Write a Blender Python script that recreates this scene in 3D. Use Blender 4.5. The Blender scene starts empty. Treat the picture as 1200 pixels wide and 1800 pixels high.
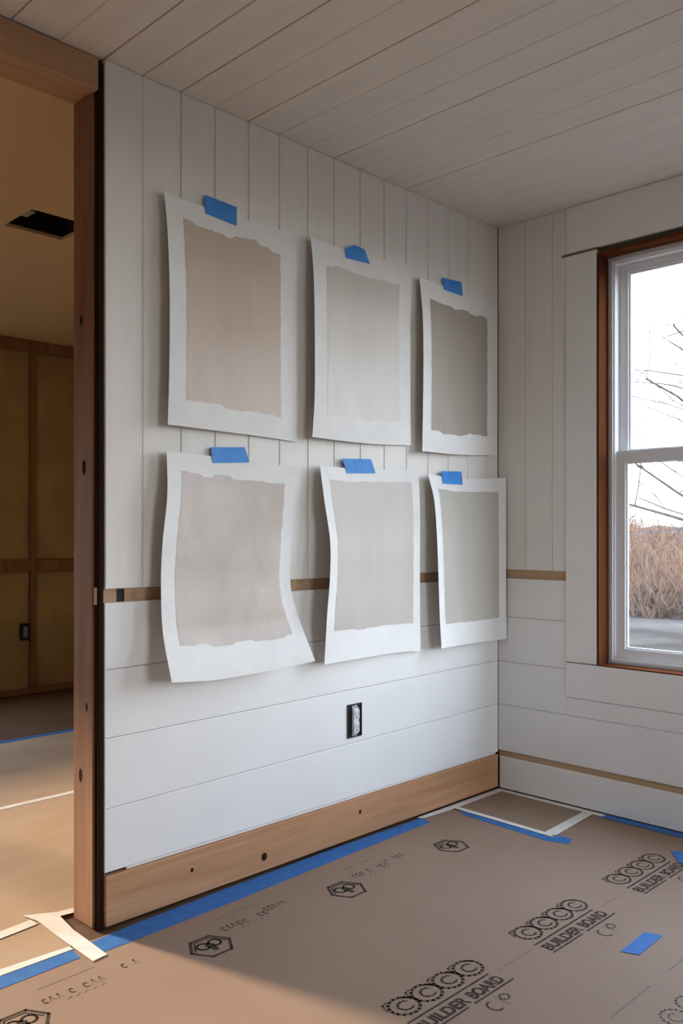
import bpy, bmesh, math, random
from mathutils import Vector, Matrix

# ------------------------------------------------------------------ frame of reference
# World: origin = floor corner under the swatch wall / window wall. +x into the room along
# the window wall, +y = along the swatch wall towards the window wall, z up. Metres.
FPX = 1529.0; HY = 936.0; CX = 600.0
ANG = math.atan2(1515.0, FPX)
H = 2.44
CAM = Vector((2.1864, -3.1764, 1.1145))

def ray(u, v):
    X = (u - CX) / FPX
    return Vector((X*math.cos(ANG) - math.sin(ANG), X*math.sin(ANG) + math.cos(ANG), (HY - v)/FPX))
def hit(u, v, axis, val):
    d = ray(u, v)
    return CAM + d*((val - CAM[axis])/d[axis])

scene = bpy.context.scene
# camera
cd = bpy.data.cameras.new('camera'); cam = bpy.data.objects.new('camera', cd)
scene.collection.objects.link(cam); scene.camera = cam
cd.sensor_fit = 'HORIZONTAL'; cd.sensor_width = 36.0; cd.lens = FPX/1200*36; cd.shift_y = 36/1200
cd.clip_start = 0.05; cd.clip_end = 300
cam.location = CAM; cam.rotation_euler = (math.pi/2, 0, ANG)

# world: bright overcast winter sky
SKY = 7.5
world = bpy.data.worlds.new('sky'); scene.world = world; world.use_nodes = True
nt = world.node_tree; nt.nodes.clear()
wo = nt.nodes.new('ShaderNodeOutputWorld'); bg = nt.nodes.new('ShaderNodeBackground')
tc = nt.nodes.new('ShaderNodeTexCoord'); sx = nt.nodes.new('ShaderNodeSeparateXYZ')
cr = nt.nodes.new('ShaderNodeValToRGB')
nt.links.new(tc.outputs['Generated'], sx.inputs[0]); nt.links.new(sx.outputs['Z'], cr.inputs[0])
cr.color_ramp.elements[0].position = 0.0; cr.color_ramp.elements[0].color = (0.88, 0.91, 0.94, 1)
cr.color_ramp.elements[1].position = 0.7; cr.color_ramp.elements[1].color = (0.68, 0.87, 1.18, 1)
nt.links.new(cr.outputs[0], bg.inputs[0]); bg.inputs[1].default_value = SKY
nt.links.new(bg.outputs[0], wo.inputs[0])

# low hazy sun coming through the big opening of the adjoining room
sd = bpy.data.lights.new('sun', 'SUN'); so = bpy.data.objects.new('sun', sd); scene.collection.objects.link(so)
sd.energy = 8.5; sd.angle = math.radians(6); sd.color = (1.0, 0.80, 0.60)
SUN_DIR = Vector((1.0, 0.26, -0.31)).normalized()
so.rotation_euler = SUN_DIR.to_track_quat('-Z', 'Y').to_euler(); so.location = (-8, -4, 6)

vs = scene.view_settings
scene.display_settings.display_device = 'sRGB'
vs.view_transform = 'Standard'; vs.look = 'None'; vs.gamma = 1; vs.use_curve_mapping = False; vs.exposure = 0.6

def portal(loc, direction, sx_, sy_):
    l = bpy.data.lights.new('window_portal', 'AREA'); o = bpy.data.objects.new('window_portal', l)
    scene.collection.objects.link(o); l.shape = 'RECTANGLE'; l.size = sx_; l.size_y = sy_
    l.cycles.is_portal = True
    o.location = loc; o.rotation_euler = Vector(direction).to_track_quat('-Z', 'Y').to_euler()

# ------------------------------------------------------------------ materials
MATS = {}
def mat(name, col, rough=0.6, col2=None, scale=8.0, stretch=(1,1,1), bump=0.0, bscale=None, fac=(0.35,0.65), detail=4, spec=0.4, coords='Object', distort=0.0):
    if name in MATS: return MATS[name]
    m = bpy.data.materials.new(name); m.use_nodes = True; t = m.node_tree
    b = t.nodes['Principled BSDF']; b.inputs['Roughness'].default_value = rough
    b.inputs['Specular IOR Level'].default_value = spec
    b.inputs['Base Color'].default_value = (*col, 1)
    if col2 or bump:
        c = t.nodes.new('ShaderNodeTexCoord'); mp = t.nodes.new('ShaderNodeMapping')
        mp.inputs['Scale'].default_value = stretch
        t.links.new(c.outputs[coords], mp.inputs[0])
        n = t.nodes.new('ShaderNodeTexNoise'); n.inputs['Scale'].default_value = scale
        n.inputs['Detail'].default_value = detail; n.inputs['Distortion'].default_value = distort
        t.links.new(mp.outputs[0], n.inputs[0])
        if col2:
            r = t.nodes.new('ShaderNodeValToRGB'); r.color_ramp.elements[0].position = fac[0]; r.color_ramp.elements[1].position = fac[1]
            r.color_ramp.elements[0].color = (*col, 1); r.color_ramp.elements[1].color = (*col2, 1)
            t.links.new(n.outputs['Fac'], r.inputs[0]); t.links.new(r.outputs[0], b.inputs['Base Color'])
        if bump:
            n2 = n
            if bscale:
                n2 = t.nodes.new('ShaderNodeTexNoise'); n2.inputs['Scale'].default_value = bscale
                n2.inputs['Detail'].default_value = 3
                t.links.new(mp.outputs[0], n2.inputs[0])
            bp = t.nodes.new('ShaderNodeBump'); bp.inputs['Strength'].default_value = bump; bp.inputs['Distance'].default_value = 0.004
            t.links.new(n2.outputs['Fac'], bp.inputs['Height']); t.links.new(bp.outputs[0], b.inputs['Normal'])
    MATS[name] = m; return m

def wood(name, c1, c2, axis, rough=0.6, sc=1.0):
    """pine-like grain running along the given axis, with dark streaks"""
    if name in MATS: return MATS[name]
    st = [30, 30, 30]; st[axis] = 1.6
    m = mat(name, c1, rough, c2, sc, tuple(st), 0.15, None, (0.3, 0.7), 6, 0.05 if rough > 0.8 else 0.25, distort=0.6)
    return m

WHITE = mat('white_painted_board', (0.86,0.84,0.805), 0.5, (0.82,0.80,0.765), 3.0, (1,1,1), 0.05, 40)
WHITEV = mat('white_painted_board_vertical', (0.84,0.80,0.74), 0.5, (0.80,0.76,0.70), 1.5, (14,14,1), 0.08)
WHITEC = mat('white_painted_ceiling_board', (0.82,0.755,0.665), 0.55, (0.77,0.705,0.62), 1.5, (1,14,14), 0.08)
DRYBACK = mat('dark_wall_backing', (0.10,0.085,0.07), 0.9)
PLASTER = mat('plain_white_wall_paint', (0.72,0.71,0.69), 0.7, (0.68,0.67,0.65), 2.0)
PINE_Y = wood('pine_grain_along_wall', (0.40,0.19,0.085), (0.55,0.30,0.16), 1)
PINE_X = wood('pine_grain_along_window_wall', (0.40,0.25,0.14), (0.52,0.35,0.21), 0)
POSTW = wood('post_pine_vertical_grain', (0.22,0.10,0.05), (0.32,0.165,0.09), 2, 0.7)
DARKEDGE = wood('dark_stud_edge', (0.022,0.011,0.006), (0.030,0.015,0.008), 2, 0.9)
HEADW = wood('header_pine_grain', (0.40,0.22,0.11), (0.52,0.31,0.165), 1)
JAMBW = wood('red_brown_jamb_wood', (0.070,0.020,0.007), (0.11,0.038,0.014), 2, 0.9)
JAMBX = wood('red_brown_jamb_wood_flat', (0.10,0.026,0.008), (0.15,0.045,0.016), 0, 0.9)
STUDW = wood('stud_wood', (0.22,0.11,0.05), (0.30,0.17,0.08), 2)
KRAFT = mat('brown_floor_paper', (0.275,0.178,0.120), 0.65, (0.305,0.20,0.138), 1.6, (1,1,1), 0.10, 5, detail=6, spec=0.2)
KRAFT2 = mat('tan_floor_paper', (0.42,0.285,0.18), 0.6, (0.47,0.33,0.215), 2.0, (2.5,1,1), 0.10, 5, detail=6, spec=0.2)
OAK = mat('dark_oak_floor', (0.11,0.060,0.032), 0.7, (0.16,0.09,0.05), 2.0, (20,2,1), 0.05, spec=0.1)
OAK2 = mat('vent_board', (0.25,0.165,0.105), 0.5, (0.30,0.205,0.135), 3.0, (2,20,1), 0.05)
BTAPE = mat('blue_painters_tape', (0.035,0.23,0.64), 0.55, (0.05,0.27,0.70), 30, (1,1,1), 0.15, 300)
BTAPEF = mat('blue_tape_floor_shade', (0.030,0.135,0.37), 0.6, (0.045,0.165,0.43), 30, (1,1,1), 0.15, 300, spec=0.2)  # darker copy of the wall tape, weaker floor light put into the colour
WTAPE = mat('white_masking_tape', (0.72,0.67,0.60), 0.6, (0.78,0.74,0.67), 20, (1,1,1), 0.15, 300)
INK = mat('dark_print_ink', (0.040,0.030,0.025), 0.8, (0.085,0.06,0.048), 60, spec=0.05)
INKF = mat('faded_print_ink', (0.135,0.090,0.064), 0.7, (0.22,0.145,0.10), 60)
INKR = mat('grey_print_ink', (0.10,0.070,0.053), 0.8, (0.17,0.115,0.085), 60, spec=0.1)
PAPER = mat('white_watercolour_paper', (0.84,0.825,0.79), 0.7, (0.80,0.785,0.75), 12, (1,1,1), 0.06, 120)
VINYL = mat('white_vinyl_window', (0.78,0.78,0.78), 0.35)
BLACKM = mat('black_plastic', (0.008,0.009,0.012), 0.5)
DUCT = mat('black_duct_interior', (0.012,0.011,0.010), 0.6)
GREYP = mat('light_grey_plastic', (0.68,0.69,0.72), 0.4)
METAL = mat('zinc_screw', (0.45,0.44,0.42), 0.35)
RAWDRY = mat('raw_drywall_ceiling', (0.64,0.45,0.25), 0.85, (0.60,0.42,0.235), 1.2)
INSUL = mat('ochre_insulation_panel', (0.50,0.37,0.18), 0.9, (0.36,0.26,0.125), 2.5, (1,1.4,1), 0.4, 14, (0.3,0.7), 6)
SNOWG = mat('grey_gravel_and_snow', (0.036,0.031,0.027), 0.95, (0.078,0.068,0.060), 0.5, (1,1,1), 0.3, 6, (0.42,0.62), 8, 0.0)
HILL = mat('brown_leaf_litter_bank', (0.035,0.023,0.017), 0.9, (0.075,0.052,0.04), 1.2, (1,1,1), 0.5, 5, (0.35,0.65), 8)
BARK = mat('grey_bark', (0.07,0.058,0.052), 0.95, (0.11,0.094,0.088), 9, (1,1,0.2), 0.3, spec=0.0)
TWIG = mat('tan_twigs', (0.095,0.058,0.040), 0.95, (0.17,0.112,0.082), 4, spec=0.0)
SIDING = mat('grey_exterior_siding', (0.45,0.45,0.46), 0.7)

gl = bpy.data.materials.new('window_glass'); gl.use_nodes = True; t = gl.node_tree; t.nodes.clear()
o_ = t.nodes.new('ShaderNodeOutputMaterial'); mx = t.nodes.new('ShaderNodeMixShader'); tr = t.nodes.new('ShaderNodeBsdfTransparent')
gy = t.nodes.new('ShaderNodeBsdfGlossy'); gy.inputs['Roughness'].default_value = 0.02
tr.inputs[0].default_value = (0.96,0.97,0.97,1); mx.inputs[0].default_value = 0.05
t.links.new(tr.outputs[0], mx.inputs[1]); t.links.new(gy.outputs[0], mx.inputs[2]); t.links.new(mx.outputs[0], o_.inputs[0])
GLASS = gl

# ------------------------------------------------------------------ helpers
COL = scene.collection
def mesh_obj(name, verts, faces, m, parent=None, smooth=False, origin=None):
    verts = [Vector(v) for v in verts]
    if origin is None:
        lo = Vector([min(v[i] for v in verts) for i in range(3)]); hi = Vector([max(v[i] for v in verts) for i in range(3)])
        origin = Vector(((lo.x+hi.x)/2, (lo.y+hi.y)/2, lo.z))
    me = bpy.data.meshes.new(name); me.from_pydata([tuple(v-origin) for v in verts], [], faces); me.update()
    me.materials.append(m)
    if smooth:
        for p in me.polygons: p.use_smooth = True
        me.set_sharp_from_angle(angle=math.radians(40))
    o = bpy.data.objects.new(name, me); COL.objects.link(o)
    if parent is not None:
        o.parent = parent; o.location = origin - wloc(parent)
    else: o.location = origin
    return o
def wloc(o):
    p = Vector(o.location)
    while o.parent is not None:
        o = o.parent; p = p + Vector(o.location)
    return p
def empty(name, loc):
    o = bpy.data.objects.new(name, None); COL.objects.link(o); o.location = loc; o.empty_display_size = 0.1
    return o
def tag(o, label=None, cat=None, group=None, kind=None):
    if label: o['label'] = label
    if cat: o['category'] = cat
    if group: o['group'] = group
    if kind: o['kind'] = kind
    return o
class MB:
    def __init__(s): s.v = []; s.f = []
    def add(s, v, f):
        n = len(s.v); s.v += [Vector(p) for p in v]; s.f += [tuple(i+n for i in q) for q in f]
    def box(s, a, b):
        x0,y0,z0 = a; x1,y1,z1 = b
        s.add([(x0,y0,z0),(x1,y0,z0),(x1,y1,z0),(x0,y1,z0),(x0,y0,z1),(x1,y0,z1),(x1,y1,z1),(x0,y1,z1)],
              [(0,3,2,1),(4,5,6,7),(0,1,5,4),(1,2,6,5),(2,3,7,6),(3,0,4,7)])
    def build(s, name, m, parent=None, smooth=False, origin=None): return mesh_obj(name, s.v, s.f, m, parent, smooth, origin)

def bevel_box(name, a, b, m, parent=None, bev=0.003, seg=1):
    bm = bmesh.new(); bmesh.ops.create_cube(bm, size=1)
    a = Vector(a); b = Vector(b); c = (a+b)/2; s = b-a
    for v in bm.verts: v.co = Vector((v.co.x*s.x, v.co.y*s.y, v.co.z*s.z)) + c
    bmesh.ops.bevel(bm, geom=list(bm.edges), offset=min(bev, min(s)*0.45), segments=seg, affect='EDGES')
    vs_ = [v.co.copy() for v in bm.verts]; bm.verts.index_update(); fs = [tuple(v.index for v in f.verts) for f in bm.faces]; bm.free()
    return mesh_obj(name, vs_, fs, m, parent)

def board(name, quad, n, th, m, parent, ch=0.0028):
    """plank: quad = 4 front corners (ccw seen from the front), n = outward normal; chamfered front edges"""
    q = [Vector(p) for p in quad]; n = Vector(n); c = sum(q, Vector())/4
    e0 = (q[1]-q[0]).normalized(); e1 = (q[3]-q[0]).normalized()
    ins = [q[0]+e0*ch+e1*ch, q[1]-e0*ch+e1*ch, q[2]-e0*ch-e1*ch, q[3]+e0*ch-e1*ch]
    mid = [p - n*ch for p in q]; back = [p - n*th for p in q]
    v = ins + mid + back
    f = [(0,1,2,3)] + [(i+4, (i+1)%4+4, (i+1)%4, i) for i in range(4)] + [(i+8, (i+1)%4+8, (i+1)%4+4, i+4) for i in range(4)] + [(11,10,9,8)]
    return mesh_obj(name, v, f, m, parent)

def wall_holes(mb, axis, c0, c1, u0, u1, z0, z1, holes):
    """solid wall slab between c0..c1 on 'axis' with rectangular holes [(ua,ub,za,zb)]"""
    us = sorted({u0,u1,*[h[0] for h in holes],*[h[1] for h in holes]}); zs = sorted({z0,z1,*[h[2] for h in holes],*[h[3] for h in holes]})
    for i in range(len(us)-1):
        for j in range(len(zs)-1):
            um = (us[i]+us[i+1])/2; zm = (zs[j]+zs[j+1])/2
            if any(h[0]<um<h[1] and h[2]<zm<h[3] for h in holes): continue
            if axis == 0: mb.box((c0,us[i],zs[j]),(c1,us[i+1],zs[j+1]))
            elif axis == 1: mb.box((us[i],c0,zs[j]),(us[i+1],c1,zs[j+1]))
            else: mb.box((us[i],zs[j],c0),(us[i+1],zs[j+1],c1))

rnd = random.Random(4)
XE = 3.9; YS = -5.2          # east and south inner faces of the main room
XF = -3.6; YN = 0.14          # far wall of the adjoining room, its north wall
WT = 0.137                   # thickness of the swatch wall
RAIL0, RAIL1 = 0.917, 0.955
WX0, WX1, WZ0, WZ1 = 0.475, 1.42, 0.585, 2.225   # window 1 rough opening

# ------------------------------------------------------------------ floor
fl = MB(); fl.box((XF-0.2, YS-0.2, -0.12), (XE+0.2, YN+0.2, -0.004))
floor = tag(fl.build('floor', OAK), 'dark oak subfloor under the protective paper', kind='structure')

# ------------------------------------------------------------------ ceiling of the main room
ce = MB(); ce.box((-0.019, YS, H+0.014), (XE, 0.0, H+0.12))
ceiling = tag(ce.build('ceiling', DRYBACK), 'white painted plank ceiling', kind='structure')
edges = [0.012,-0.09,-0.22,-0.35,-0.48,-0.614,-0.742,-0.872,-1.005,-1.134,-1.263,-1.395,-1.529,-1.656,-1.787,-1.912]
yv = -1.912
while yv > YS+0.14: yv -= 0.1335; edges.append(yv)
edges.append(YS)
strong = {5:1, 8:1, 11:1, 13:1, 14:1, 15:1, 17:1}
for i in range(len(edges)-1):
    g = 0.0016 if strong.get(i) else 0.0006
    g2 = 0.0016 if strong.get(i+1) else 0.0006
    XC = -0.018 if edges[i] > -1.92 else -0.002
    y1 = edges[i]-g; y0 = edges[i+1]+g2; z = H + rnd.uniform(0, 0.0008)
    board('plank', [(XC,y0,z),(XC,y1,z),(XE,y1,z),(XE,y0,z)], (0,0,-1), 0.0125, WHITEC, ceiling, 0.0022 if strong.get(i) else 0.0013)

# ------------------------------------------------------------------ swatch wall (left)
wl = MB(); wl.box((-WT+0.001, -1.904, 0.0), (-0.019, -0.002, H+0.1)); 
wall_left = tag(wl.build('wall_left', DRYBACK), 'white plank wall carrying the six paint samples', kind='structure')
ve = [-1.912,-1.790,-1.656,-1.529,-1.395,-1.263,-1.134,-1.007,-0.872,-0.742,-0.614,-0.483,-0.352,-0.221,-0.09,0.0]
for i in range(len(ve)-1):
    x = 0.0 if i else 0.002
    a, b = ve[i]+0.0007, ve[i+1]-0.0007
    board('plank', [(x,a,RAIL1),(x,b,RAIL1),(x,b,H-0.0002),(x,a,H-0.0002)], (1,0,0), 0.0185+x, WHITEV, wall_left, 0.0024)
# horizontal boards below the rail slot: (z at left end, z at corner)
hz = [(0.158,0.158),(0.337,0.367),(0.535,0.556),(0.728,0.750),(RAIL0,RAIL0)]
for i in range(4):
    (a0,a1),(b0,b1) = hz[i],hz[i+1]; g = 0.0006
    board('plank', [(0,-1.912,a0+g),(0,0.0,a1+g),(0,0.0,b1-g),(0,-1.912,b0-g)], (1,0,0), 0.0185, WHITE, wall_left, 0.0020)
m = MB(); m.box((-0.0195,-1.935,RAIL0-0.005),(-0.012,-1.868,RAIL1+0.005)); m.box((-0.0195,-1.842,RAIL0-0.005),(-0.012,-0.002,RAIL1+0.005))
tag(m.build('nailer', PINE_X, wall_left), 'raw wood strip showing in the slot between boards')
# slot hole backing (dark)
m = MB(); m.box((-0.0192,-1.868,RAIL0-0.004),(-0.0175,-1.842,RAIL1+0.004)); m.build('gap', DUCT, wall_left)
# thin cream primed edge over the sill board + sill board (bare pine)
board('plank_edge', [(-0.004,-1.84,0.150),(-0.004,-0.012,0.150),(-0.004,-0.012,0.158),(-0.004,-1.84,0.158)], (1,0,0), 0.012, PAPER, wall_left, 0.001)
base = tag(bevel_box('baseboard_left', (-0.0185,-1.912,0.008), (0.006,-0.006,0.149), PINE_Y, None, 0.0025), 'bare pine board along the foot of the swatch wall', kind='structure')
m = MB()
for (y, z, r) in ((-1.335,0.055,0.012),(-0.88,0.098,0.007),(-1.62,0.09,0.006)):
    n = 10; pts = [(0.0064, y+r*math.cos(2*math.pi*k/n), z+r*1.1*math.sin(2*math.pi*k/n)) for k in range(n)]
    m.add(pts, [tuple(range(n))])
m.build('knot', DARKEDGE, base)

# post (wall end studs) and header of the wide opening
post = empty('trim_1', (-0.08,-1.92,0)); tag(post, 'rough wooden post ending the swatch wall', kind='structure')
bevel_box('post', (-WT,-1.934,0.0), (-0.027,-1.905,2.352), POSTW, post, 0.003)
bevel_box('stud_edge', (-0.0265,-1.928,0.0), (-0.003,-1.9135,2.43), DARKEDGE, post, 0.002)
m = MB()
for (z, xx, r) in ((1.30,-0.075,0.010),(0.42,-0.095,0.009),(0.62,-0.06,0.006),(1.72,-0.09,0.007)):
    n = 10; m.add([(xx+r*math.cos(2*math.pi*k/n), -1.9344, z+2.2*r*math.sin(2*math.pi*k/n)) for k in range(n)], [tuple(range(n))])
m.build('knot', DARKEDGE, post)
head = empty('trim_2', (-0.07,-3.2,2.345)); tag(head, 'bare timber header over the wide opening', kind='structure')
bevel_box('header_face', (-0.036,-4.5,2.348), (-0.002,-1.929,2.4385), HEADW, head, 0.003)
bevel_box('header_underside', (-WT,-4.5,2.353), (-0.037,-1.9045,2.4385), HEADW, head, 0.003)
m = MB(); m.box((-WT,-4.5,2.4395),(-0.012,-1.93,2.56)); m.box((-WT,YS,0),(0,-4.5,H+0.1))
tag(m.build('wall_opening', PLASTER), kind='structure')

# ------------------------------------------------------------------ window wall (right in the photo)
W2 = (1.60, 2.35, 0.585, 2.225)
ww = MB(); wall_holes(ww, 1, 0.0125, 0.14, -WT, XE+0.14, 0, H+0.1, [(WX0,WX1,WZ0,WZ1), W2])
wall_right = tag(ww.build('wall_right', DRYBACK), 'white plank wall with the window', kind='structure')
CU0, CU1 = 0.334, WX1+0.137
def wboard(u0,u1,z0,z1,m_=WHITE,y=0.0,th=0.012,ch=0.002,name='plank',parent=None):
    return board(name, [(u1,y,z0),(u0,y,z0),(u0,y,z1),(u1,y,z1)][::-1] if False else [(u0,y,z0),(u1,y,z0),(u1,y,z1),(u0,y,z1)], (0,-1,0), th, m_, parent or wall_right, ch)
for a,b in ((0.0002,0.137),(0.137,0.268),(0.268,0.333)):
    wboard(a+0.0006,b-0.0006,RAIL1,H-0.0002, WHITEV)
k = CU1+0.001
while k < XE:
    k1 = min(k+0.131, XE)
    if k1 < W2[0] or k > W2[1]: wboard(k+0.0006, k1-0.0006, RAIL1, H-0.0002, WHITEV)
    else:
        wboard(k+0.0006, k1-0.0006, W2[3], H-0.0002, WHITEV)
        if k < W2[0]-0.02: wboard(k+0.0006, W2[0], RAIL1, W2[3], WHITEV)
        if k1 > W2[1]+0.02: wboard(W2[1], k1-0.0006, RAIL1, W2[3], WHITEV)
    k += 0.131
zr = [0.168,0.367,0.556,0.750,RAIL0]
for i in range(4):
    a,b = zr[i]+0.0006, zr[i+1]-0.0006
    if b > 0.443:
        wboard(0.0002,CU0-0.0005,max(a,0),b)
        wboard(CU1+0.0005,W2[0],a,b); wboard(W2[1],XE,a,b)
        if a < W2[2]: wboard(W2[0],W2[1],a,min(b,W2[2]))
        if a < 0.44: wboard(CU0,CU1,a,0.441)
    else: wboard(0.0002,XE,a,b)
m = MB(); m.box((0.001,0.006,RAIL0-0.004),(CU0,0.0124,RAIL1+0.004)); m.box((CU1,0.006,RAIL0-0.004),(W2[0],0.0124,RAIL1+0.004)); m.box((0.001,0.006,0.138),(XE,0.0124,0.172))
m.build('nailer', PINE_X, wall_right)
br = tag(board('baseboard_right', [(0.008,-0.001,0.004),(XE,-0.001,0.004),(XE,-0.001,0.142),(0.008,-0.001,0.142)], (0,-1,0), 0.0125, WHITE, None, 0.002), 'white board at the foot of the window wall', kind='structure')
# casing boards
cas = empty('trim_3', ((CU0+CU1)/2, -0.003, 0.44)); tag(cas, 'flat white casing boards around the window', kind='structure')
wboard(CU0, WX0-0.004, 0.5875, 2.241, WHITE, -0.006, 0.018, 0.002, 'side_casing', cas)
wboard(WX1+0.004, CU1, 0.5875, 2.241, WHITE, -0.006, 0.018, 0.002, 'side_casing', cas)
wboard(CU0, CU1, 0.4425, 0.5835, WHITE, -0.006, 0.018, 0.002, 'bottom_casing', cas)
wboard(0.334, CU1, 2.250, H-0.001, WHITE, -0.004, 0.016, 0.002, 'head_casing', cas)
m = MB(); m.box((0.316,-0.0065,2.2415),(WX0-0.004,0.0,2.2495)); m.build('gap_strip', STUDW, cas)

# window units -------------------------------------------------------
def window(name, x0, x1, z0, z1, yj=0.071, label=None):
    w = empty(name, ((x0+x1)/2, 0.07, z0)); tag(w, label, kind='structure')
    ja = 0.006
    m = MB(); m.box((x0-0.004,-0.004,z0),(x0+ja,yj,z1)); m.build('side_jamb', JAMBW, w)
    m = MB(); m.box((x1-ja,-0.004,z0),(x1+0.004,yj,z1)); m.build('side_jamb', JAMBW, w)
    m = MB(); m.box((x0+ja,-0.004,z1-ja),(x1-ja,yj,z1+0.004)); m.build('head_jamb', JAMBX, w)
    m = MB(); m.box((x0+ja,-0.004,z0-0.003),(x1-ja,yj,z0+0.004)); m.build('sill_board', JAMBX, w)
    a,b,c,d = x0+ja, x1-ja, z0+0.004, z1-ja
    # main vinyl frame ring
    fw = 0.030
    fr = MB()
    wall_holes(fr, 1, yj, 0.138, a, b, c, d, [(a+fw,b-fw,c+fw,d-fw)])
    # inner stop lips giving the stepped profile
    wall_holes(fr, 1, yj-0.006, yj, a+0.010, b-0.010, c+0.008, d-0.010, [(a+0.022,b-0.022,c+0.018,d-0.022)])
    fr.build('window_frame', VINYL, w)
    zm = 1.418 if name == 'window_1' else (c+d)/2+0.02
    i0, i1 = a+fw+0.001, b-fw-0.001
    def sash(nm, zz0, zz1, y0, y1, st, rb, rt):
        s = MB(); wall_holes(s, 1, y0, y1, i0, i1, zz0, zz1, [(i0+st, i1-st, zz0+rb, zz1-rt)])
        # glazing bead
        wall_holes(s, 1, y0+0.007, y1-0.004, i0+st-0.001, i1-st+0.001, zz0+rb-0.001, zz1-rt+0.001, [(i0+st+0.008, i1-st-0.008, zz0+rb+0.008, zz1-rt-0.008)])
        o = s.build(nm, VINYL, w)
        g = MB(); g.box((i0+st+0.001,(y0+y1)/2-0.002,zz0+rb+0.001),(i1-st-0.001,(y0+y1)/2+0.002,zz1-rt-0.001)); g.build('pane', GLASS, o)
        return o
    sash('lower_sash', c+fw+0.001, zm+0.022, 0.082, 0.104, 0.036, 0.030, 0.044)
    sash('upper_sash', zm-0.022, d-fw-0.001, 0.108, 0.130, 0.036, 0.044, 0.030)
    # sash lock
    l = MB(); l.box(((x0+x1)/2-0.03,0.084,zm+0.022),((x0+x1)/2+0.03,0.104,zm+0.030)); l.box(((x0+x1)/2-0.006,0.080,zm+0.030),((x0+x1)/2+0.03,0.098,zm+0.038))
    l.build('sash_lock', VINYL, w)
    return w
window('window_1', WX0, WX1, WZ0, WZ1, label='white double-hung window in a red-brown wood jamb')
window('fill_window_2', *W2, label='double-hung window added out of view on the right to light the room')  # unseen window, added for more daylight in the room
portal(((W2[0]+W2[1])/2, 0.16, (W2[2]+W2[3])/2), (0,-1,0), W2[1]-W2[0], W2[3]-W2[2])
portal(((WX0+WX1)/2, 0.16, (WZ0+WZ1)/2), (0,-1,0), WX1-WX0, WZ1-WZ0)

# ------------------------------------------------------------------ unseen walls closing the main room
W3 = (-1.75, -0.55, 0.6, 2.15)
m = MB(); wall_holes(m, 0, XE, XE+0.14, YS, 0.0, 0, H+0.1, [W3]); tag(m.build('wall_east', PLASTER), kind='structure')
m = MB(); wall_holes(m, 1, YS-0.14, YS, 0.0, XE+0.14, 0, H+0.1, []); tag(m.build('wall_south', PLASTER), kind='structure')
def plain_window(name, x, y0, y1, z0, z1):
    w = empty(name, (x, (y0+y1)/2, z0)); tag(w, kind='structure')
    m = MB(); wall_holes(m, 0, x+0.03, x+0.09, y0, y1, z0, z1, [(y0+0.06,(y0+y1)/2-0.03,z0+0.06,z1-0.06),((y0+y1)/2+0.03,y1-0.06,z0+0.06,z1-0.06)]); m.build('window_frame', VINYL, w)
    m = MB(); m.box((x+0.055,y0+0.06,z0+0.06),(x+0.060,(y0+y1)/2-0.03,z1-0.06)); m.build('pane', GLASS, w)
    m = MB(); m.box((x+0.055,(y0+y1)/2+0.03,z0+0.06),(x+0.060,y1-0.06,z1-0.06)); m.build('pane', GLASS, w)
plain_window('fill_window_3', XE, *W3)  # added out of view, throws frontal daylight on the swatch wall
portal((XE+0.16, (W3[0]+W3[1])/2, (W3[2]+W3[3])/2), (-1,0,0), W3[3]-W3[2], W3[1]-W3[0])

# ------------------------------------------------------------------ adjoining room
W4 = (-4.2, -1.12, 0.62, 1.66)
m = MB(); wall_holes(m, 0, XF-0.14, XF, YS, YN, 0, H+0.1, [W4])
wf = tag(m.build('wall_far', INSUL), 'unfinished far wall of the adjoining room with exposed studs', kind='structure')
plain_window('window_4', XF-0.12, *W4)
portal((XF-0.16, (W4[0]+W4[1])/2, (W4[2]+W4[3])/2), (1,0,0), W4[3]-W4[2], W4[1]-W4[0])
m = MB(); m.box((XF-0.14,YN,0),(-WT+0.14,YN+0.14,H+0.1)); tag(m.build('wall_north', RAWDRY), kind='structure')
m = MB(); m.box((XF-0.14,YS-0.14,0),(0,YS,H+0.1)); tag(m.build('wall_south', RAWDRY), kind='structure')
for yy in (-1.02,-0.80,-0.395,0.01,0.415,0.82):
    bevel_box('stud', (XF+0.001, yy-0.021, 0.04), (XF+0.03, yy+0.021, 2.365), STUDW, wf, 0.002)
bevel_box('top_plate', (XF+0.001,-1.6,2.366), (XF+0.045,YN-0.001,2.437), STUDW, wf, 0.002)
bevel_box('bottom_plate', (XF+0.001,-1.6,0.0), (XF+0.04,YN-0.001,0.039), STUDW, wf, 0.002)
for a,b in ((-0.999,-0.821),(-0.779,-0.416),(-0.374,-0.011),(0.031,0.394)):
    bevel_box('blocking', (XF+0.001,a,0.838), (XF+0.026,b,0.925), STUDW, wf, 0.002)
# insulation batts bulging between studs
for a,b in ((-0.999,-0.821),(-0.779,-0.416),(-0.374,-0.011),(0.031,0.394)):
    for z0,z1 in ((0.042,0.836),(0.927,2.362)):
        n1, n2 = 7, 13; v=[]; f=[]
        for j in range(n2):
            for i in range(n1):
                s_ = i/(n1-1); t_ = j/(n2-1)
                d = 0.018*(math.sin(math.pi*s_)**0.5)*(math.sin(math.pi*t_)**0.3) + rnd.uniform(-0.002,0.002)
                v.append((XF+0.002+max(d,0), a+0.002+(b-a-0.004)*s_, z0+(z1-z0)*t_))
        for j in range(n2-1):
            for i in range(n1-1): f.append((j*n1+i, j*n1+i+1, (j+1)*n1+i+1, (j+1)*n1+i))
        mesh_obj('insulation_batt', v, f, INSUL, wf, True)
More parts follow.
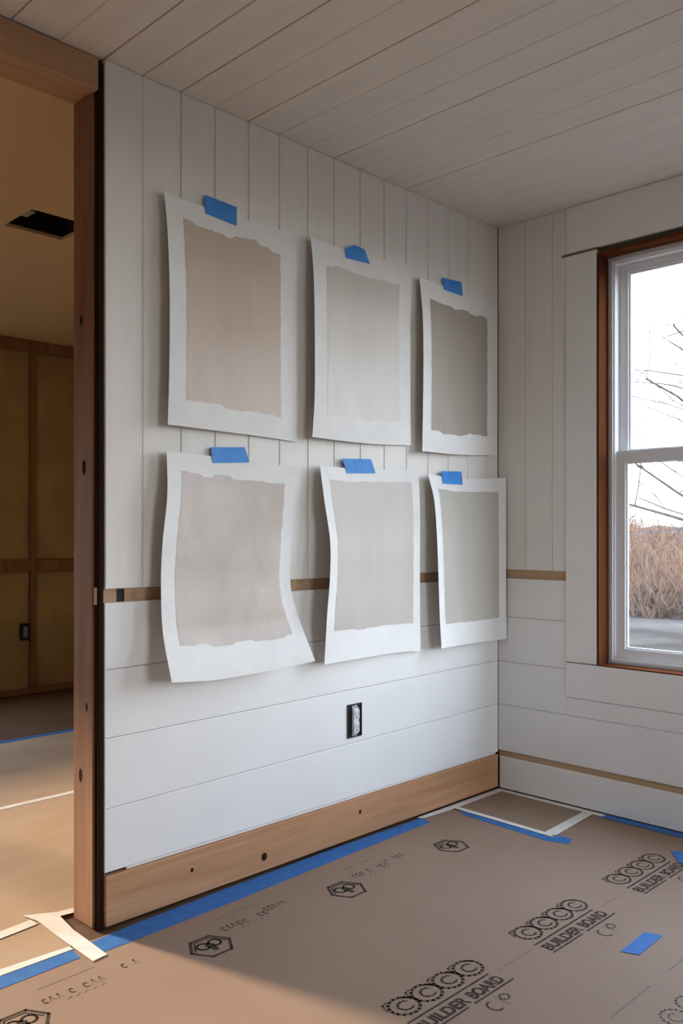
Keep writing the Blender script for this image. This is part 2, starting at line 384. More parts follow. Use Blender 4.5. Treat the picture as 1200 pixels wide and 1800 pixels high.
# ceiling of adjoining room with square duct hole
HX0,HX1,HY0,HY1 = -1.49,-1.225,-1.535,-1.265
m = MB(); wall_holes(m, 2, H, H+0.015, XF, -WT, YS, YN, [(HX0,HX1,HY0,HY1)])
c2 = tag(m.build('ceiling_adjoining', RAWDRY), 'bare drywall ceiling of the adjoining room', kind='structure')
m = MB(); m.box((HX0-0.01,HY0-0.01,H+0.016),(HX0,HY1+0.01,H+0.25)); m.box((HX1,HY0-0.01,H+0.016),(HX1+0.01,HY1+0.01,H+0.25))
m.box((HX0,HY0-0.01,H+0.016),(HX1,HY0,H+0.25)); m.box((HX0,HY1,H+0.016),(HX1,HY1+0.01,H+0.25)); m.box((HX0-0.01,HY0-0.01,H+0.25),(HX1+0.01,HY1+0.01,H+0.26))
vent = tag(m.build('duct_boot', DUCT), 'black open duct hole in the tan ceiling of the room beyond', 'vent')
m = MB(); m.box((HX0+0.03,HY0+0.02,H+0.05),(HX0+0.11,HY0+0.09,H+0.22)); m.build('bracket', METAL, vent)
m = MB(); m.box((XF-0.14,YS-0.14,H+0.27),(0.0,YN+0.14,H+0.33)); m.box((0.0,YS-0.14,H+0.121),(XE+0.14,0.14,H+0.2)); m.box((-WT,0,H+0.101),(0,0.14,H+0.2))
tag(m.build('roof_deck', SIDING), kind='structure')
# outlet box on the far stud
ob = empty('outlet_box', (XF+0.045,-0.468,0.37)); tag(ob, 'dark outlet box on a stud in the room beyond', 'outlet')
m = MB(); wall_holes(m, 0, XF+0.031, XF+0.06, -0.495, -0.441, 0.375, 0.49, [(-0.489,-0.447,0.381,0.484)]); m.box((XF+0.031,-0.489,0.381),(XF+0.036,-0.447,0.484)); m.build('box', BLACKM, ob)
m = MB(); m.box((XF+0.05,-0.483,0.395),(XF+0.0615,-0.453,0.47)); m.build('receptacle', mat('grey_receptacle',(0.25,0.26,0.24),0.5), ob)

# ------------------------------------------------------------------ floor paper
def floor_piece(name, pts, m_, z=0.0, th=0.0012, parent=None):
    n = len(pts); top = [(p[0],p[1],z+th) for p in pts]; bot = [(p[0],p[1],z) for p in pts]
    a = sum(pts[i][0]*pts[(i+1)%n][1]-pts[(i+1)%n][0]*pts[i][1] for i in range(n))
    if a < 0: top.reverse(); bot.reverse()
    return mesh_obj(name, top+bot, [tuple(range(n)), tuple(range(2*n-1,n-1,-1))]+[(i+n,(i+1)%n+n,(i+1)%n,i) for i in range(n)], m_, parent)
def paper_grid(name, x0,x1,y0,y1, z, m_, step=0.05, amp=0.0012, hole=None, seed=0):
    """thin paper laid on the floor, faint waves, with thickness"""
    r = random.Random(seed); ph = [r.uniform(0,6.28) for _ in range(6)]
    nx = max(2,int((x1-x0)/step)); ny = max(2,int((y1-y0)/step)); v=[]; f=[]
    for j in range(ny+1):
        for i in range(nx+1):
            x = x0+(x1-x0)*i/nx; y = y0+(y1-y0)*j/ny
            w = amp*(1+0.5*math.sin(2.3*x+1.1*y+ph[0])+0.3*math.sin(4.1*y-1.7*x+ph[1])+0.2*math.sin(7.3*x+ph[2]))*0.5
            v.append((x,y,z+w))
    for j in range(ny):
        for i in range(nx):
            xm = x0+(x1-x0)*(i+.5)/nx; ym = y0+(y1-y0)*(j+.5)/ny
            f.append((j*(nx+1)+i, j*(nx+1)+i+1, (j+1)*(nx+1)+i+1, (j+1)*(nx+1)+i))
    o = mesh_obj(name, v, f, m_, None, True)
    return o
PZ = 0.0005
# main paper is an L-shaped polygon around the corner patch
mainp = floor_piece('floor_paper', [(0.03,YS+0.02),(1.07,YS+0.02),(1.07,-0.006),(0.47,-0.006),(0.47,-0.375),(0.03,-0.375)], KRAFT, 0.0, 0.001)
tag(mainp, 'brown protective floor paper printed with emblems, beside the swatch wall', 'floor covering')
p2 = floor_piece('floor_paper', [(1.055,YS+0.02),(1.97,YS+0.02),(1.97,-0.006),(1.055,-0.006)], KRAFT, 0.0012, 0.001)
tag(p2, 'brown floor paper strip overlapping the printed one, nearer the lower right corner', 'floor covering')
p3 = floor_piece('floor_paper', [(1.955,YS+0.02),(XE-0.01,YS+0.02),(XE-0.01,-0.006),(1.955,-0.006)], KRAFT, 0.0024, 0.001)
tag(p3, 'third brown floor paper strip, out of view to the right', 'floor covering')
p4 = floor_piece('floor_paper', [(-2.36,-5.1),(-0.17,-5.1),(-0.17,-1.9),(-0.19,1.1),(-2.36,1.1)], KRAFT2, 0.0, 0.001)
tag(p4, 'tan floor paper of the adjoining room beyond the post', 'floor covering')
p5 = floor_piece('floor_paper', [(-0.165,-4.4),(0.02,-4.4),(0.02,-2.02),(-0.165,-2.02)], KRAFT2, 0.0, 0.001)
tag(p5, 'narrow tan paper strip across the threshold, framed in tape', 'floor covering')

def ftape(pts, m_, label, z, group=None, name='tape_strip', cat='tape'):
    o = floor_piece(name, pts, m_, z, 0.0006); tag(o, label, cat, group); return o
B='blue_tape_strip'; Wn='white_tape_strip'
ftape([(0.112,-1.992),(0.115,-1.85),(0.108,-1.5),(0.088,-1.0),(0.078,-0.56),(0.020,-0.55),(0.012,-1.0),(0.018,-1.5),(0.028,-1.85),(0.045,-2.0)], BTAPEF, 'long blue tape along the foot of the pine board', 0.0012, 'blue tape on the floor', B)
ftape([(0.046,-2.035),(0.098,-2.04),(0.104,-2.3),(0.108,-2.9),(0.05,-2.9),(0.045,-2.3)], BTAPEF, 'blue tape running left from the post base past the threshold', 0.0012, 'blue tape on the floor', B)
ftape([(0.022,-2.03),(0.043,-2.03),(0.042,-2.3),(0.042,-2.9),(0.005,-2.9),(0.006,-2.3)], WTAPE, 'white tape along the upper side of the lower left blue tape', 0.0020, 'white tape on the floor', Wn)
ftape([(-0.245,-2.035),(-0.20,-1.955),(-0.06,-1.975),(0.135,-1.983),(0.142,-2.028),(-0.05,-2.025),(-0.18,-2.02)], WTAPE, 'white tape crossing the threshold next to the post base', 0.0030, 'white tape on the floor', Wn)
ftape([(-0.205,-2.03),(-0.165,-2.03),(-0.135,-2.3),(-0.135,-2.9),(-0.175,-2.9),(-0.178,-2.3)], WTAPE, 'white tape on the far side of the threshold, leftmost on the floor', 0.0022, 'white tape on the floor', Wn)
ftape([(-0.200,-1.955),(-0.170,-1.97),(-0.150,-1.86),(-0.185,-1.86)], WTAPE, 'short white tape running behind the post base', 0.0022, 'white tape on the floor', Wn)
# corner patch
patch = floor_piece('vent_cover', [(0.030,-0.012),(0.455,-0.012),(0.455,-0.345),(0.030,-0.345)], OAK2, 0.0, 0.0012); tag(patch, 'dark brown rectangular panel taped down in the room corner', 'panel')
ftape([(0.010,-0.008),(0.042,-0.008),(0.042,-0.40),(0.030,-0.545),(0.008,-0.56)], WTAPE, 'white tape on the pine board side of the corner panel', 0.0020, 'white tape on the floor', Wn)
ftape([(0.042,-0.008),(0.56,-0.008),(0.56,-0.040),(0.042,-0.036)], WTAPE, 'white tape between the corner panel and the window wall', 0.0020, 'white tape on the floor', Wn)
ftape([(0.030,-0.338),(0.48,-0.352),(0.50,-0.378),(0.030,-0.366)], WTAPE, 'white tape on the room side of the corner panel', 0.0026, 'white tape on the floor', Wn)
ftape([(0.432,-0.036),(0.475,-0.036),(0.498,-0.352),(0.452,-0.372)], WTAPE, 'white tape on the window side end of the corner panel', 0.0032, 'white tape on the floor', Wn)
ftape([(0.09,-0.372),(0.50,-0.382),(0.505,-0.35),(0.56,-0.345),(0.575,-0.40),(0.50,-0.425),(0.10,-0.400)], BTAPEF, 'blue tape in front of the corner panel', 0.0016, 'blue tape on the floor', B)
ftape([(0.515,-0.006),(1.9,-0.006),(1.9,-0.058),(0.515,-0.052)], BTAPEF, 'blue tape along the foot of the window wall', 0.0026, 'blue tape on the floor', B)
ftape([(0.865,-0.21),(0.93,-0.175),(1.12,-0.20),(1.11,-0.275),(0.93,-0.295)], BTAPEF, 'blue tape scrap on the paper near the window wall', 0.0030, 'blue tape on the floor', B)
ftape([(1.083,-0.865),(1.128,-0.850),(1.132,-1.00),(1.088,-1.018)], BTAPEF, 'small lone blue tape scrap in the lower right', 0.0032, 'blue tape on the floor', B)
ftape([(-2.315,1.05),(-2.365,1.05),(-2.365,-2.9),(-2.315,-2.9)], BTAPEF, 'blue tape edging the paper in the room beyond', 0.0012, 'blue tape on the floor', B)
ftape([(-1.240,1.05),(-1.275,1.05),(-1.275,-2.9),(-1.240,-2.9)], WTAPE, 'pale tape over the paper seam in the room beyond', 0.0012, 'white tape on the floor', Wn)

# ------------------------------------------------------------------ print on the paper (flat)
def strip2d(pts, w, closed=False):
    """flat polyline stroke in 2D -> list of quads"""
    out = []; n = len(pts)
    for i in range(n if closed else n-1):
        a = Vector(pts[i]); b = Vector(pts[(i+1)%n]); d = (b-a)
        if d.length < 1e-6: continue
        d.normalize(); p = Vector((-d.y, d.x))*w/2; e = d*w*0.3
        out.append([a-p-e, b-p+e, b+p+e, a+p-e])
    return out
def ring(cx, cy, rx, ry, w, n=16, a0=0, a1=2*math.pi):
    pts = [(cx+rx*math.cos(a0+(a1-a0)*k/n), cy+ry*math.sin(a0+(a1-a0)*k/n)) for k in range(n+1)]
    return strip2d(pts, w)
def decal(name, quads, org, z, m_, parent):
    """print space: (s along +y, t up = -x)"""
    v=[]; f=[]
    for q in quads:
        n=len(v); v += [(org[0]-p[1], org[1]+p[0], z) for p in q]; f.append(tuple(range(n,n+len(q))))
    return mesh_obj(name, v, f, m_, parent)
def text_decal(s, size, sx_, org, z, m_, parent, width):
    cu = bpy.data.curves.new('t','FONT'); cu.body = s; cu.size = size; cu.offset = 0.0009
    o = bpy.data.objects.new('t', cu); COL.objects.link(o)
    bpy.context.view_layer.update()
    dg = bpy.context.evaluated_depsgraph_get(); me = bpy.data.meshes.new_from_object(o.evaluated_get(dg))
    vs_ = [v.co.copy() for v in me.vertices]; fs = [tuple(p.vertices) for p in me.polygons]
    COL.objects.unlink(o); bpy.data.objects.remove(o)
    w = max(v.x for v in vs_) - min(v.x for v in vs_); x0 = min(v.x for v in vs_)
    k = width/w
    v2 = []; f2 = []
    for q_, (dx, dy) in enumerate(((0,0),(0.0011,0.0009),(-0.0011,-0.0009))):     # bold strike
        n_ = len(v2); v2 += [(org[0]-v.y+dx, org[1]+(v.x-x0)*k+dy, z+q_*0.00005) for v in vs_]; f2 += [tuple(i+n_ for i in f_) for f_ in fs]
    return mesh_obj('printed_text', v2, f2, m_, parent)
def big_print(y0, parent, x=0.905, z=0.0013, ink=INK, tail=True):
    # looped outline lettering row
    q = []
    for k in range(4):
        c = 0.050+k*0.083
        q += ring(c, 0.050, 0.041, 0.036, 0.0085)
        q += ring(c+0.004, 0.049, 0.021, 0.018, 0.0065, 10, 0.6, 5.4)
        q += strip2d([(c-0.048,0.060),(c-0.038,0.085),(c-0.022,0.088)], 0.0065)
        q += strip2d([(c+0.020,0.078),(c+0.036,0.066)], 0.006)
    decal('printed_lettering', q, (x-0.004, y0), z, INKR, parent)
    L_ = 0.325
    q = strip2d([(0,0),(L_-0.015,0)], 0.0060)
    q += strip2d([(0,-0.058),(0.150,-0.058)], 0.0055); q += strip2d([(0.175,-0.058),(L_+0.01,-0.058)], 0.0055)
    decal('printed_line', q, (x, y0), z, ink, parent)
    text_decal('BUILDER', 0.047, 1, (x+0.0475, y0+0.004), z, ink, parent, 0.172)
    text_decal('BOARD', 0.047, 1, (x+0.0475, y0+0.192), z, ink, parent, 0.125)
    q = ring(0.200,-0.098,0.018,0.020,0.006,10,1.2,5.2) + strip2d([(0.232,-0.078),(0.232,-0.118)],0.007) + ring(0.250,-0.090,0.014,0.012,0.006,8)
    decal('printed_mark', q, (x, y0), z, INKF, parent)
    if tail: decal('printed_line', strip2d([(-0.185,-0.008),(-0.020,-0.008)], 0.0035), (x, y0), z, INKF, parent)
for y0 in (-0.615, -1.142, -1.669, -2.196, -2.723): big_print(y0, mainp)
def emblem(y, parent, x=0.288, z=0.0013):
    hexp = [(0.062*math.cos(math.pi*k/3+0.0), 0.060*math.sin(math.pi*k/3+0.0)) for k in range(6)]
    q = strip2d(hexp, 0.0085, True)
    q += strip2d([(p[0]*0.80,p[1]*0.80) for p in hexp[:4]], 0.0050)
    q += ring(-0.018, 0.010, 0.017, 0.018, 0.0065, 12, 0.3, 5.6) + ring(0.020, 0.010, 0.017, 0.018, 0.0065, 12, -2.4, 3.0)
    q += [[Vector((-0.012,0.010)),Vector((-0.006,-0.030)),Vector((0.008,-0.030)),Vector((0.014,0.010)),Vector((0.0,0.022))]]
    decal('printed_emblem', q, (x, y), z, INK, parent)
for y in (-2.285,-1.760,-1.238,-0.707): emblem(y, mainp)
def faint(y, parent, x=0.245, z=0.0013):
    r = random.Random(int(-y*100)); q = strip2d([(0.02,0.075),(0.17,0.078)], 0.0045)
    s = 0.0
    while s < 0.26:
        w = r.uniform(0.010,0.018)
        if r.random() < 0.8:
            k = r.random(); tb = 0.012 if s < 0.16 else 0.028
            if k < .4: q += ring(s+w/2, tb, w*0.4, 0.011, 0.0045, 8, 0.5, 5.5)
            else: q += strip2d([(s,tb-0.011),(s+w*0.4,tb+0.012),(s+w*0.8,tb-0.011)], 0.0045)
        s += w+0.004
    for k in range(5):
        q += strip2d([(0.05+k*0.022,-0.018),(0.062+k*0.022,-0.010)], 0.005)
    decal('printed_lettering', q, (x, y), z, INKF, parent)
for y in (-2.21,-1.68,-1.15): faint(y, mainp)
# second paper: faded marks
ZP = 0.0025
decal('printed_line', strip2d([(0,0),(0.19,0)],0.0055), (1.222,-1.322), ZP, INKF, p2)
decal('printed_line', strip2d([(0,0),(0.12,0)],0.004), (1.222,-1.02), ZP, INKF, p2)
def faded(y0, x):
    q=[]
    for k in range(4):
        c = 0.05+k*0.083; q += ring(c,0.05,0.034,0.032,0.006)+ring(c,0.048,0.017,0.016,0.004,10,0.5,5.2)
    decal('printed_lettering', q, (x, y0), ZP, INKF, p2)
for y0 in (-1.27,-0.74,-1.80): faded(y0, 1.375)

# ------------------------------------------------------------------ paint sample sheets
def poly(pts, s):
    """sample polyline by parameter 0..1 (by pixel y or x fraction of index length), Catmull-smoothed"""
    P = [Vector(p) for p in pts]
    d = [0]
    for i in range(1,len(P)): d.append(d[-1]+(P[i]-P[i-1]).length)
    x = s*d[-1]
    for i in range(len(P)-1):
        if x <= d[i+1]+1e-9:
            t_ = (x-d[i])/(d[i+1]-d[i]) if d[i+1]>d[i] else 0
            p0 = P[i-1] if i>0 else P[i]*2-P[i+1]; p1=P[i]; p2_=P[i+1]; p3 = P[i+2] if i+2<len(P) else P[i+1]*2-P[i]
            return 0.5*((2*p1)+(-p0+p2_)*t_+(2*p0-5*p1+4*p2_-p3)*t_*t_+(-p0+3*p1-3*p2_+p3)*t_**3)
    return P[-1]
def lerp(l, t):
    n = len(l)-1; k = min(int(t*n), n-1); f_ = t*n-k; f_ = f_*f_*(3-2*f_)
    return l[k]*(1-f_)+l[k+1]*f_
class Sheet:
    def __init__(s, left, right, top, bottom, offL, offM, offR):
        s.l, s.r, s.t, s.b, s.oL, s.oM, s.oR = left, right, top, bottom, offL, offM, offR
    def off(s, a, b):
        L_, M_, R_ = lerp(s.oL,b)*1.2, lerp(s.oM,b), lerp(s.oR,b)
        return L_*(1-a)*(1-2*a) + M_*4*a*(1-a) + R_*a*(2*a-1)
    def px(s, a, b):
        L_, R_, T_, B_ = poly(s.l,b), poly(s.r,b), poly(s.t,a), poly(s.b,a)
        TL,TR,BL,BR = Vector(s.l[0]),Vector(s.r[0]),Vector(s.l[-1]),Vector(s.r[-1])
        return L_*(1-a)+R_*a + T_*(1-b)+B_*b - (TL*(1-a)*(1-b)+TR*a*(1-b)+BL*(1-a)*b+BR*a*b)
    def pt(s, a, b, lift=0.0):
        p = s.px(a,b); o = max(s.off(a,b), 0.004)+lift
        # same lateral point, a hair proud of the sheet
        w_ = hit(p.x, p.y, 0, o-lift); w_.x += lift
        return w_
def solid_grid(name, fn, na, nb, th, m_, parent=None, mask=None):
    v=[]; f=[]
    for j in range(nb+1):
        for i in range(na+1): v.append(fn(i/na, j/nb))
    n = len(v); v += [p-Vector((th,0,0)) for p in v]
    W_ = na+1
    for j in range(nb):
        for i in range(na):
            a = j*W_+i; f.append((a,a+W_,a+W_+1,a+1)); f.append((n+a,n+a+1,n+a+W_+1,n+a+W_))
    for i in range(na):
        f.append((i,i+1,n+i+1,n+i)); a = nb*W_+i; f.append((a+1,a,n+a,n+a+1))
    for j in range(nb):
        a = j*W_; f.append((a+W_,a,n+a,n+a+W_)); a = j*W_+na; f.append((a,a+W_,n+a+W_,n+a))
    return mesh_obj(name, v, f, m_, parent, True)

def paintmat(name, c, cloud=0.0, vert=True):
    c2 = tuple(min(1,x*(1.10+cloud)) for x in c)
    return mat(name, c, 0.45, c2, 2.2 if cloud else 1.6, (6,6,1.2) if vert else (3,3,2.2), 0.12, 25, (0.35,0.7), 5, 0.5, distort=0.5)

SH = []
SH.append(dict(sheet=Sheet([(288,336),(294,400),(298,500),(298,620),(295,746)], [(521,412),(521,520),(521,640),(522,777)],
    [(288,336),(360,364),(440,388),(521,412)], [(295,746),(380,757),(450,766),(522,777)],
    [0.022,0.034,0.036,0.036], [0.004,0.012,0.022,0.024], [0.005,0.010,0.012,0.010]),
    box=(0.135,0.875,0.105,0.885), mat=paintmat('warm_taupe_paint',(0.55,0.44,0.345)), label='white sheet painted warm taupe, top row, nearest the post', jag=(0.035,0.025), seed=1))
SH.append(dict(sheet=Sheet([(546,416),(551,480),(553,570),(553,690),(549,768)], [(722,467),(721,560),(721,680),(722,783)],
    [(546,416),(610,440),(665,456),(722,467)], [(549,768),(610,776),(665,781),(722,783)],
    [0.024,0.040,0.042,0.040], [0.004,0.014,0.024,0.026], [0.006,0.014,0.016,0.012]),
    box=(0.135,0.885,0.115,0.865), mat=paintmat('pale_greige_paint',(0.61,0.56,0.495)), label='white sheet painted pale greige, middle of the top row', jag=(0.02,0.012), seed=2))
SH.append(dict(sheet=Sheet([(737,487),(743,560),(744,650),(743,730),(742,793)], [(872,533),(872,620),(872,710),(872,800)],
    [(737,487),(780,503),(830,520),(872,533)], [(742,793),(790,798),(830,800),(872,800)],
    [0.020,0.036,0.040,0.036], [0.004,0.012,0.020,0.022], [0.012,0.016,0.018,0.014]),
    box=(0.115,0.875,0.115,0.875), mat=paintmat('dark_greige_paint',(0.38,0.335,0.275)), label='white sheet painted darker greige, top row, nearest the window wall', jag=(0.02,0.022), seed=3))
SH.append(dict(sheet=Sheet([(293,792),(294,870),(286,950),(283,1020),(286,1110),(302,1200)], [(522,820),(516,900),(510,1000),(514,1050),(532,1105),(554,1162)],
    [(293,792),(380,803),(450,813),(522,820)], [(302,1200),(380,1195),(470,1180),(554,1162)],
    [0.030,0.044,0.040,0.050,0.085], [0.004,0.012,0.020,0.030,0.075], [0.008,0.012,0.012,0.026,0.085]),
    box=(0.11,0.915,0.085,0.845), mat=paintmat('cloudy_taupe_paint',(0.475,0.405,0.345),0.12,False), label='curling white sheet with cloudy taupe paint, bottom row left', jag=(0.025,0.02), seed=4))
SH.append(dict(sheet=Sheet([(562,817),(570,880),(580,950),(580,1013),(575,1080),(570,1168)], [(735,826),(738,900),(738,1000),(738,1080),(739,1144)],
    [(562,817),(620,824),(680,826),(735,826)], [(570,1168),(630,1158),(690,1148),(739,1144)],
    [0.032,0.055,0.070,0.070,0.050], [0.004,0.016,0.028,0.034,0.030], [0.012,0.018,0.022,0.022,0.018]),
    box=(0.085,0.925,0.070,0.845), mat=paintmat('light_grey_beige_paint',(0.50,0.455,0.405)), label='white sheet painted lightest grey beige, middle of the bottom row', jag=(0.006,0.008), seed=5))
SH.append(dict(sheet=Sheet([(752,833),(763,880),(768,947),(771,1030),(773,1090),(776,1140)], [(889,840),(889,920),(889,1000),(889,1060),(890,1123)],
    [(752,833),(800,840),(845,841),(889,840)], [(776,1140),(810,1134),(850,1128),(890,1123)],
    [0.030,0.050,0.060,0.060,0.058], [0.006,0.020,0.030,0.034,0.034], [0.048,0.048,0.048,0.048,0.048]),
    box=(0.085,0.895,0.085,0.865), mat=paintmat('green_grey_paint',(0.49,0.46,0.395)), label='white sheet painted greenish grey, bottom row, overhanging the room corner', jag=(0.004,0.006), seed=6))
for d in SH:
    sh = d['sheet']
    o = solid_grid('paint_sample_sheet', lambda a,b: sh.pt(a,b), 30, 48, 0.0008, PAPER)
    tag(o, d['label'], 'paint sample', 'paint samples taped to the wall')
    r = random.Random(d['seed']); a0,a1,b0,b1 = d['box']; jt,jb = d['jag']
    N = 24
    def jags(amp):
        out=[]; cur=0
        while len(out) < N+1:
            cur = r.uniform(-1,1)*amp; out += [cur]*r.choice((2,3,4))
            if r.random()<.4: out.append(cur+r.uniform(-.4,.4)*amp)
        return out[:N+1]
    top = jags(jt); bot = jags(jb); sl = [r.uniform(-0.006,0.006) for _ in range(40)]; sr = [r.uniform(-0.006,0.006) for _ in range(40)]
    def f(a,b):
        k = int(round(a*N)); jt_ = int(round(b*30))
        aa = a0+(a1-a0)*a + (sl[jt_]*(1-a)+sr[jt_]*a)*0.5
        t0 = b0+top[k]*0.5; t1 = b1+bot[k]*0.5
        return sh.pt(min(max(aa,0.01),0.99), t0+(t1-t0)*b, 0.0007)
    solid_grid('painted_swatch', f, N, 36, 0.0001, d['mat'], o)

# blue tape tabs holding the sheets
TABS = [([(360,342),(416,364),(416,397),(361,375)], 'blue tape tab on the top left paint sheet'),
        ([(606,438),(616,433),(625,431),(641,439),(650,464),(608,453)], 'blue tape tab on the top middle paint sheet'),
        ([(778,488),(811,496),(813,520),(780,509)], 'blue tape tab on the top right paint sheet'),
        ([(371,786),(430,786),(438,813),(374,814)], 'blue tape tab on the bottom left paint sheet'),
        ([(602,806),(652,807),(660,832),(610,832)], 'blue tape tab on the bottom middle paint sheet'),
        ([(776,828),(811,829),(813,852),(778,850)], 'blue tape tab on the bottom right paint sheet')]
for (pts, lab), d in zip(TABS, SH):
    sh = d['sheet']; n = len(pts)
    def near(u, v):
        # sheet surface height behind an image point (closest grid parameter)
        best = None
        for j in range(-2, 8):
            for i in range(0, 31):
                p = sh.px(i/30, max(j,0)/40); q = (p.x-u)**2+(p.y-v)**2
                if best is None or q < best[0]: best = (q, i/30, max(j,0)/40)
        return max(sh.off(best[1], best[2]), 0.004)
    us = [p[0] for p in pts]; vs2 = [p[1] for p in pts]
    # the tab is a small grid: split the outline into a left and right chain
    if n == 4: TLp,TRp,BRp,BLp = [Vector(p) for p in pts]; topc = [TLp,TRp]; botc = [BLp,BRp]
    else: topc = [Vector(p) for p in pts[0:4]]; botc = [Vector(pts[5]), Vector(pts[4])]
    def tabf(a, b, topc=topc, botc=botc):
        t_ = poly(topc, a) if len(topc) > 2 else topc[0].lerp(topc[1], a)
        p = t_.lerp(botc[0].lerp(botc[1], a), b)
        return hit(p.x, p.y, 0, near(p.x, p.y)+0.0022)
    o = solid_grid('tape_tab', tabf, 6, 5, 0.0008, BTAPE)
    tag(o, lab, 'tape', 'blue tabs holding the paint sheets')

# ------------------------------------------------------------------ outlet on the swatch wall
oy, oz = -0.905, 0.434
out = empty('electrical_outlet', (0.0, oy, oz-0.06)); tag(out, 'uncovered outlet in a black box low on the swatch wall', 'outlet')
bm = MB(); wall_holes(bm, 0, 0.0, 0.0045, oy-0.037, oy+0.037, oz-0.060, oz+0.060, [(oy-0.032,oy+0.032,oz-0.055,oz+0.055)]); bm.box((0.0002,oy-0.033,oz-0.056),(0.0012,oy+0.033,oz+0.056)); bm.build('box', BLACKM, out)
rp = bevel_box('receptacle', (0.0013,oy-0.0165,oz-0.046), (0.012,oy+0.0165,oz+0.046), GREYP, out, 0.003, 2)
for s in (-1,1):
    bevel_box('socket_face', (0.0121,oy-0.0145,oz+s*0.023-0.0165), (0.0145,oy+0.0145,oz+s*0.023+0.0165), GREYP, rp, 0.001)
    m = MB(); m.box((0.0146,oy-0.008,oz+s*0.023-0.004),(0.0149,oy-0.0055,oz+s*0.023+0.008)); m.box((0.0146,oy+0.0055,oz+s*0.023-0.004),(0.0149,oy+0.008,oz+s*0.023+0.006)); m.box((0.0146,oy-0.003,oz+s*0.023-0.012),(0.0149,oy+0.003,oz+s*0.023-0.007))
    m.build('slot', BLACKM, rp)
for s in (-1,1):
    bevel_box('yoke', (0.0013,oy-0.014,oz+s*0.052-0.006),(0.0032,oy+0.014,oz+s*0.052+0.006), METAL, out, 0.0005)
    bevel_box('screw', (0.0033,oy-0.004,oz+s*0.052-0.004),(0.0055,oy+0.004,oz+s*0.052+0.004), METAL, out, 0.001)

# ------------------------------------------------------------------ outdoors
GZ = -0.55
v=[]; f=[]; n=36
for j in range(n+1):
    for i in range(n+1):
        x = -45+90*i/n; y = -45+90*j/n
        v.append((x,y,GZ+ (0.05*math.sin(x*0.7)*math.cos(y*0.5) if (abs(x)>5 or abs(y)>7) else 0)))
for j in range(n):
    for i in range(n): f.append((j*(n+1)+i, j*(n+1)+i+1, (j+1)*(n+1)+i+1, (j+1)*(n+1)+i))
ground = tag(mesh_obj('ground', v, f, SNOWG, None, True), 'grey gravel yard with thin snow', kind='structure')
# bank: a low hillside beyond the yard, north side
dv = ray(1155, 936); dv.z = 0; dv.normalize()     # line of sight through the window
perp = Vector((dv.y, -dv.x, 0))
def outp(dist, side, z=0): p = Vector((CAM.x, CAM.y, 0)) + dv*dist + perp*side; p.z = z; return p
v=[]; f=[]; na,nb = 40,14
for j in range(nb+1):
    for i in range(na+1):
        t_ = j/nb; dd = 19+16*t_; ss = -22+44*i/na
        z = GZ-0.02+1.75*(t_**0.8)+0.16*math.sin(ss*1.1+j)*t_+rnd.uniform(-.05,.05)*t_
        v.append(outp(dd,ss,z))
for j in range(nb):
    for i in range(na): f.append((j*(na+1)+i, (j+1)*(na+1)+i, (j+1)*(na+1)+i+1, j*(na+1)+i+1))
bank = tag(mesh_obj('hillside', v, f, HILL, None, True), 'low brown leaf-covered bank beyond the yard', kind='structure')

def tube(mb, pts, rads, k=4):
    n0 = len(mb.v); prev=None
    for i,p in enumerate(pts):
        d = (pts[min(i+1,len(pts)-1)]-pts[max(i-1,0)]).normalized()
        a = d.orthogonal().normalized(); b = d.cross(a)
        for j in range(k):
            t_ = 2*math.pi*j/k; mb.v.append(p+(a*math.cos(t_)+b*math.sin(t_))*rads[i])
    for i in range(len(pts)-1):
        for j in range(k): mb.f.append((n0+i*k+j, n0+i*k+(j+1)%k, n0+(i+1)*k+(j+1)%k, n0+(i+1)*k+j))
def grow(mb, p, d, L_, r_, depth, r, droop=0.0, k=4):
    n = 4; pts=[p]; rads=[r_]; q = p.copy(); dd = d.copy()
    for i in range(n):
        dd = (dd+Vector((r.uniform(-.22,.22),r.uniform(-.22,.22),r.uniform(-.16,.20)-droop))).normalized()
        q = q+dd*L_/n; pts.append(q.copy()); rads.append(r_*(1-0.5*(i+1)/n))
    tube(mb, pts, rads, k)
    if depth <= 0: return
    for c in range(r.choice((3,4,4,5))):
        i = r.choice((1,2,3,4)); ax = Vector((r.uniform(-1,1),r.uniform(-1,1),r.uniform(-.5,.7))).normalized()
        nd = (dd*0.6+ax*0.8).normalized()
        grow(mb, pts[i], nd, L_*r.uniform(.5,.75), rads[i]*0.6, depth-1, r, droop, 3)
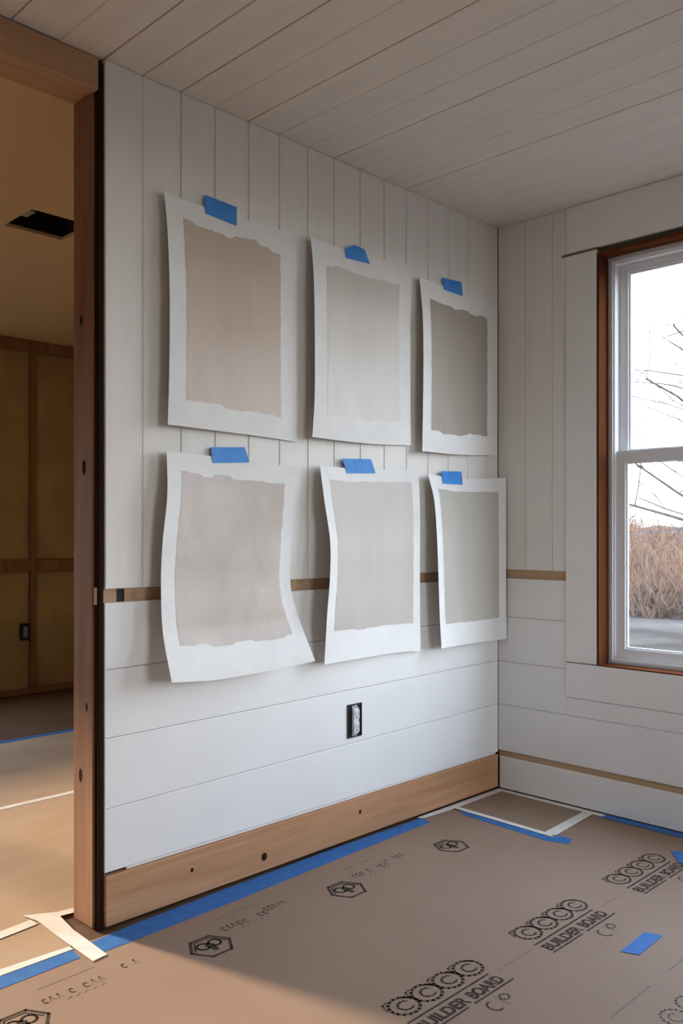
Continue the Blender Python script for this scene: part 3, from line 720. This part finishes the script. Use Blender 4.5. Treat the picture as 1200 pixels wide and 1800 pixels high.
def tree(pos, hgt, rad, seed, label, depth=4, lean=(0,0,1)):
    r = random.Random(seed); root = empty('bare_tree', pos); tag(root, label, 'tree', 'bare trees outside the window')
    tr_ = MB(); br_ = MB(); p = Vector(pos); pts=[p.copy()-Vector((0,0,0.1))]; rads=[rad*1.3]; d = Vector(lean).normalized()
    for i in range(9):
        d = (d+Vector((r.uniform(-.08,.08),r.uniform(-.08,.08),0.05))).normalized(); p = p+d*hgt/9; pts.append(p.copy()); rads.append(rad*(1-0.85*(i+1)/9))
    tube(tr_, pts, rads, 8); tr_.build('trunk', BARK, root, True)
    for i in range(2,10):
        for c in range(8 if seed == 11 else 4):
            a = r.uniform(0,6.28); nd = Vector((math.cos(a),math.sin(a),r.uniform(-0.15,.75))).normalized()
            grow(br_, pts[i], nd, hgt*r.uniform(.18,.34)*(1.15-i/12), rads[i]*r.uniform(.2,.42), depth-2, r, 0.0)
    br_.build('branches', BARK, root)
tree(outp(11.5,0.95,GZ), 7.5, 0.10, 11, 'near bare tree whose branches cross the upper pane', 4)
tree(outp(16,2.9,GZ), 7.0, 0.055, 23, 'slender bare tree behind the near one', 4)
tree(outp(14.2,-1.7,GZ), 6.0, 0.05, 31, 'far bare tree at the left of the window view', 4)
#tree(outp(15.6,1.5,GZ), 7.0, 0.06, 47, 'far bare tree at the right of the window view', 4)
tree(outp(13,7.5,GZ), 8.0, 0.12, 53, 'bare tree outside further right', 4)
# thicket of brown brush on the bank
r = random.Random(77); th = MB()
for k in range(3200):
    dd = r.uniform(17.5,30); ss = r.uniform(-4,5)*(0.6+dd/50); z0 = GZ + max(0,1.75*((dd-19)/16 if dd>19 else 0))
    b = outp(dd,ss,z0)
    for c in range(5):
        a = r.uniform(0,6.28); d = Vector((math.cos(a)*r.uniform(.1,.6),math.sin(a)*r.uniform(.1,.6),1)).normalized(); L_ = r.uniform(0.25,1.0)+0.55*(1+math.sin(ss*2.1+dd))*r.random()
        p1 = b+d*L_*0.5+Vector((r.uniform(-.1,.1),r.uniform(-.1,.1),0)); p2_ = b+d*L_+Vector((r.uniform(-.3,.3),r.uniform(-.3,.3),-0.1))
        tube(th, [b,p1,p2_], [0.011,0.008,0.004], 3)
tag(th.build('brush_thicket', TWIG), 'tan brown thicket of bare brush beyond the yard', 'brush', kind='stuff')
